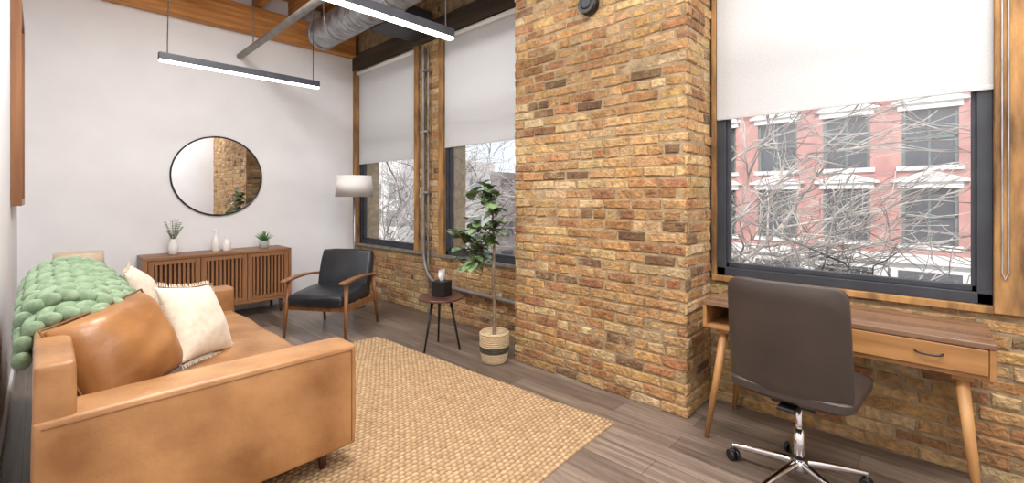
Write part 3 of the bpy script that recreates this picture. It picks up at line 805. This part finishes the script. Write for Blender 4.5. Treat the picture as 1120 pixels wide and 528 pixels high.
for k in range(5):
    a=math.radians(72*k+22); c,s=math.cos(a),math.sin(a)
    tube('base_spoke',[(c*.03,s*.03,.105),(c*.15,s*.15,.10),(c*.29,s*.29,.075)],.017,M['chrome'],oc,radii=[1.15,1,.7])
    rod('caster_stem',(c*.29,s*.29,.05),(c*.29,s*.29,.085),.007,.007,M['chrome'],oc)
    pa=a+.9; px,py=math.cos(pa),math.sin(pa)
    for q in (-1,1):
        c0=Vector((c*.29+px*.006*q,s*.29+py*.006*q,.027)); c1=Vector((c*.29+px*.024*q,s*.29+py*.024*q,.027))
        rod('caster_wheel',c0,c1,.027,.025,M['black'],oc)
    box('caster_hood',(c*.29-.014,s*.29-.014,.035),(c*.29+.014,s*.29+.014,.056),M['black'],oc,.005)

# ---------------------------------------------------------------- exterior
box('ground',(XW+.5,-60,-4.7),(80,110,-4.5),M['asphalt'])
BX=22
bl=empty('red_brick_building')
cols=[.23+2.42*k for k in range(-5,8)]; rowsz=[(2.5,4.55),(-.35,1.7),(5.4,7.4)]
bk=Boxes(); pn=Boxes(); gt=Boxes(); ls=Boxes()
bk.add((BX+.3,-14,-4.5),(BX+12,20.5,9.5))
ww=1.5
prev=-14
for c in cols:
    bk.add((BX,prev,-.75),(BX+.3,c-ww/2,9.5)); prev=c+ww/2
bk.add((BX,prev,-.75),(BX+.3,20.5,9.5))
for c in cols:
    zz=[-.75]
    for (a,b2) in sorted(rowsz): 
        bk.add((BX+.002,c-ww/2,zz[-1]),(BX+.3,c+ww/2,a)); zz.append(b2)
        pn.add((BX+.2,c-ww/2,a),(BX+.25,c+ww/2,b2))
        for (p,q) in ((c-ww/2,c-ww/2+.1),(c+ww/2-.1,c+ww/2),): gt.add((BX+.1,p,a),(BX+.2,q,b2))
        gt.add((BX+.1,c-ww/2,(a+b2)/2-.04),(BX+.2,c+ww/2,(a+b2)/2+.04))
        gt.add((BX+.12,c-.03,a),(BX+.2,c+.03,b2))
        ls.add((BX-.12,c-ww/2-.15,a-.16),(BX+.2,c+ww/2+.15,a))
        ls.add((BX-.08,c-ww/2-.12,b2),(BX+.2,c+ww/2+.12,b2+.22))
        y_a,y_b,zb_=c-ww/2-.28,c+ww/2+.28,b2+.22
        B=len(ls.v); P=[(y_a,zb_),(y_b,zb_),(y_b,zb_+.08),(c,zb_+.42),(y_a,zb_+.08)]
        ls.v+=[(BX-.2,y,z) for y,z in P]+[(BX+.1,y,z) for y,z in P]
        ls.f+=[tuple(B+i for i in (4,3,2,1,0)),tuple(B+5+i for i in range(5))]+[(B+i,B+(i+1)%5,B+5+(i+1)%5,B+5+i) for i in range(5)]
    bk.add((BX+.002,c-ww/2,zz[-1]),(BX+.3,c+ww/2,9.5))
ls.add((BX-.15,-14,-1.05),(BX+.3,20.5,-.72)); ls.add((BX-.4,-14.2,9.3),(BX+.3,20.7,10)); ls.add((BX+.1,-14,-4.5),(BX+.3,20.5,-1.05))
for c in cols: pn.add((BX+.02,c-.85,-4),(BX+.12,c+.85,-1.35))
bk.make('brick_facade',M['pinkbrick'],bl); pn.make('panes',M['pane'],bl); gt.make('window_bars',M['sash'],bl); ls.make('stone_trim',M['limestone'],bl)
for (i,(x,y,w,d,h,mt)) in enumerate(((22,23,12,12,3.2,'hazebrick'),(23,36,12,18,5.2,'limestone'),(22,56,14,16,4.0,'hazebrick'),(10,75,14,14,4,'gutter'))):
    g=empty('distant_building')
    box('mass',(x,y,-4.5),(x+w,y+d,h),M[mt],g)
    wb=Boxes()
    for zz_ in np.arange(-4,h-1.7,2.6):
        for yy in np.arange(y+1,y+d-1.5,2.6): wb.add((x-.05,yy,zz_),(x+.05,yy+1.2,zz_+1.5))
        for xx in np.arange(x+1,x+w-1.5,2.6): wb.add((xx,y-.05,zz_),(xx+1.2,y+.05,zz_+1.5))
    wb.make('windows',M['pane2'],g)

def tree(loc,h,seed,depth=7,r0=.09,lean=(0,0),rmin=.005,nb0=3,xmin=4.6):
    """bare street tree; limbs are pruned where they would touch the building face"""
    rnd=random.Random(seed)
    cu=bpy.data.curves.new('bare_tree','CURVE'); cu.dimensions='3D'; cu.bevel_depth=1; cu.bevel_resolution=0
    def grow(p,d,L,r,k):
        pts_=[p]; q=p.copy(); dd=d.copy(); n=5
        for i in range(n):
            dd=(dd+Vector((rnd.uniform(-.2,.2),rnd.uniform(-.2,.2),rnd.uniform(-.12,.16)))).normalized()
            q=q+dd*L/n; pts_.append(q.copy())
        if min(pt.x for pt in pts_)+loc[0]<xmin: return
        sp_=cu.splines.new('POLY'); sp_.points.add(n)
        for i,pt in enumerate(pts_): sp_.points[i].co=(*pt,1); sp_.points[i].radius=max(r*(1-.4*i/n),rmin)
        if k==0: return
        nb=nb0 if k>2 else rnd.choice((2,3))
        for j in range(nb):
            t=rnd.choice((2,3,4)) if j else 5
            ax=Vector((rnd.uniform(-1,1),rnd.uniform(-1,1),rnd.uniform(-.8,.8))).normalized()
            nd=(dd+ax*rnd.uniform(.5,.9)+Vector((lean[0],lean[1],0))*.14).normalized()
            nd.z=nd.z*.78+.02
            grow(pts_[t],nd.normalized(),L*rnd.uniform(.64,.88),r*.6,k-1)
    grow(Vector((0,0,0)),Vector((lean[0]*.25,lean[1]*.25,1)).normalized(),h*.43,r0,depth-1)
    ob=bpy.data.objects.new('bare_tree',cu); COL.objects.link(ob); cu.materials.append(M['branch']); ob.location=loc
tree((10.2,4.4,-4.5),8.0,1,lean=(.15,-1.0),r0=.11,rmin=.006); tree((11.4,-2.3,-4.5),8.2,12,lean=(0,1.0),rmin=.006)
tree((9.5,13,-4.5),8.5,4); tree((11,20,-4.5),9,15); tree((13,9.5,-4.5),8,6); tree((9.5,16.5,-4.5),8.5,8); tree((10,24,-4.5),9,31)

# ---------------------------------------------------------------- lights
def area(name,loc,sx,sy,power,col=(1,.985,.965),rot=(0,0,0),parent=None):
    l=bpy.data.lights.new(name,'AREA'); l.shape='RECTANGLE'; l.size=sx; l.size_y=sy; l.energy=power; l.color=col
    o=bpy.data.objects.new(name,l); COL.objects.link(o); o.location=loc; o.rotation_euler=rot
    if parent: o.parent=parent
    return o
for i,(x,y,pw_) in enumerate(((.85,3.55,74),(.85,1.3,74),(.85,-.6,56),(2.1,-.6,62))):  # out-of-view panels with housings, added as fill to brighten the interior
    g=empty('added_fill_panel')
    box('housing',(x-.32,y-.62,3.6),(x+.32,y+.62,3.655),M['trimwhite'],g,.004)
    area('fill_panel_area',(x,y,3.592),.6,1.2,pw_,parent=g)
sun=bpy.data.lights.new('sun','SUN'); sun.energy=3.6; sun.angle=.02; sun.color=(1,.97,.93)
so_=bpy.data.objects.new('sun',sun); COL.objects.link(so_)
so_.rotation_euler=Vector((1,.25,-.75)).to_track_quat('-Z','Y').to_euler()
w=bpy.data.worlds.new('w'); S.world=w; w.use_nodes=True; nt=w.node_tree
bg=nt.nodes['Background']; bg.inputs['Color'].default_value=(.85,.92,1,1); bg.inputs['Strength'].default_value=1.3

S.view_settings.view_transform='Standard'; S.view_settings.exposure=0

# ---------------------------------------------------------------- camera
cam=bpy.data.cameras.new('cam'); co_=bpy.data.objects.new('camera',cam); COL.objects.link(co_)
cam.sensor_width=36; cam.sensor_fit='HORIZONTAL'; cam.lens=490/1120*36; cam.shift_y=-48/1120; cam.clip_start=.02; cam.clip_end=300
co_.location=(0,0,1.35); co_.rotation_euler=(math.pi/2,0,-math.radians(46.43))
S.camera=co_
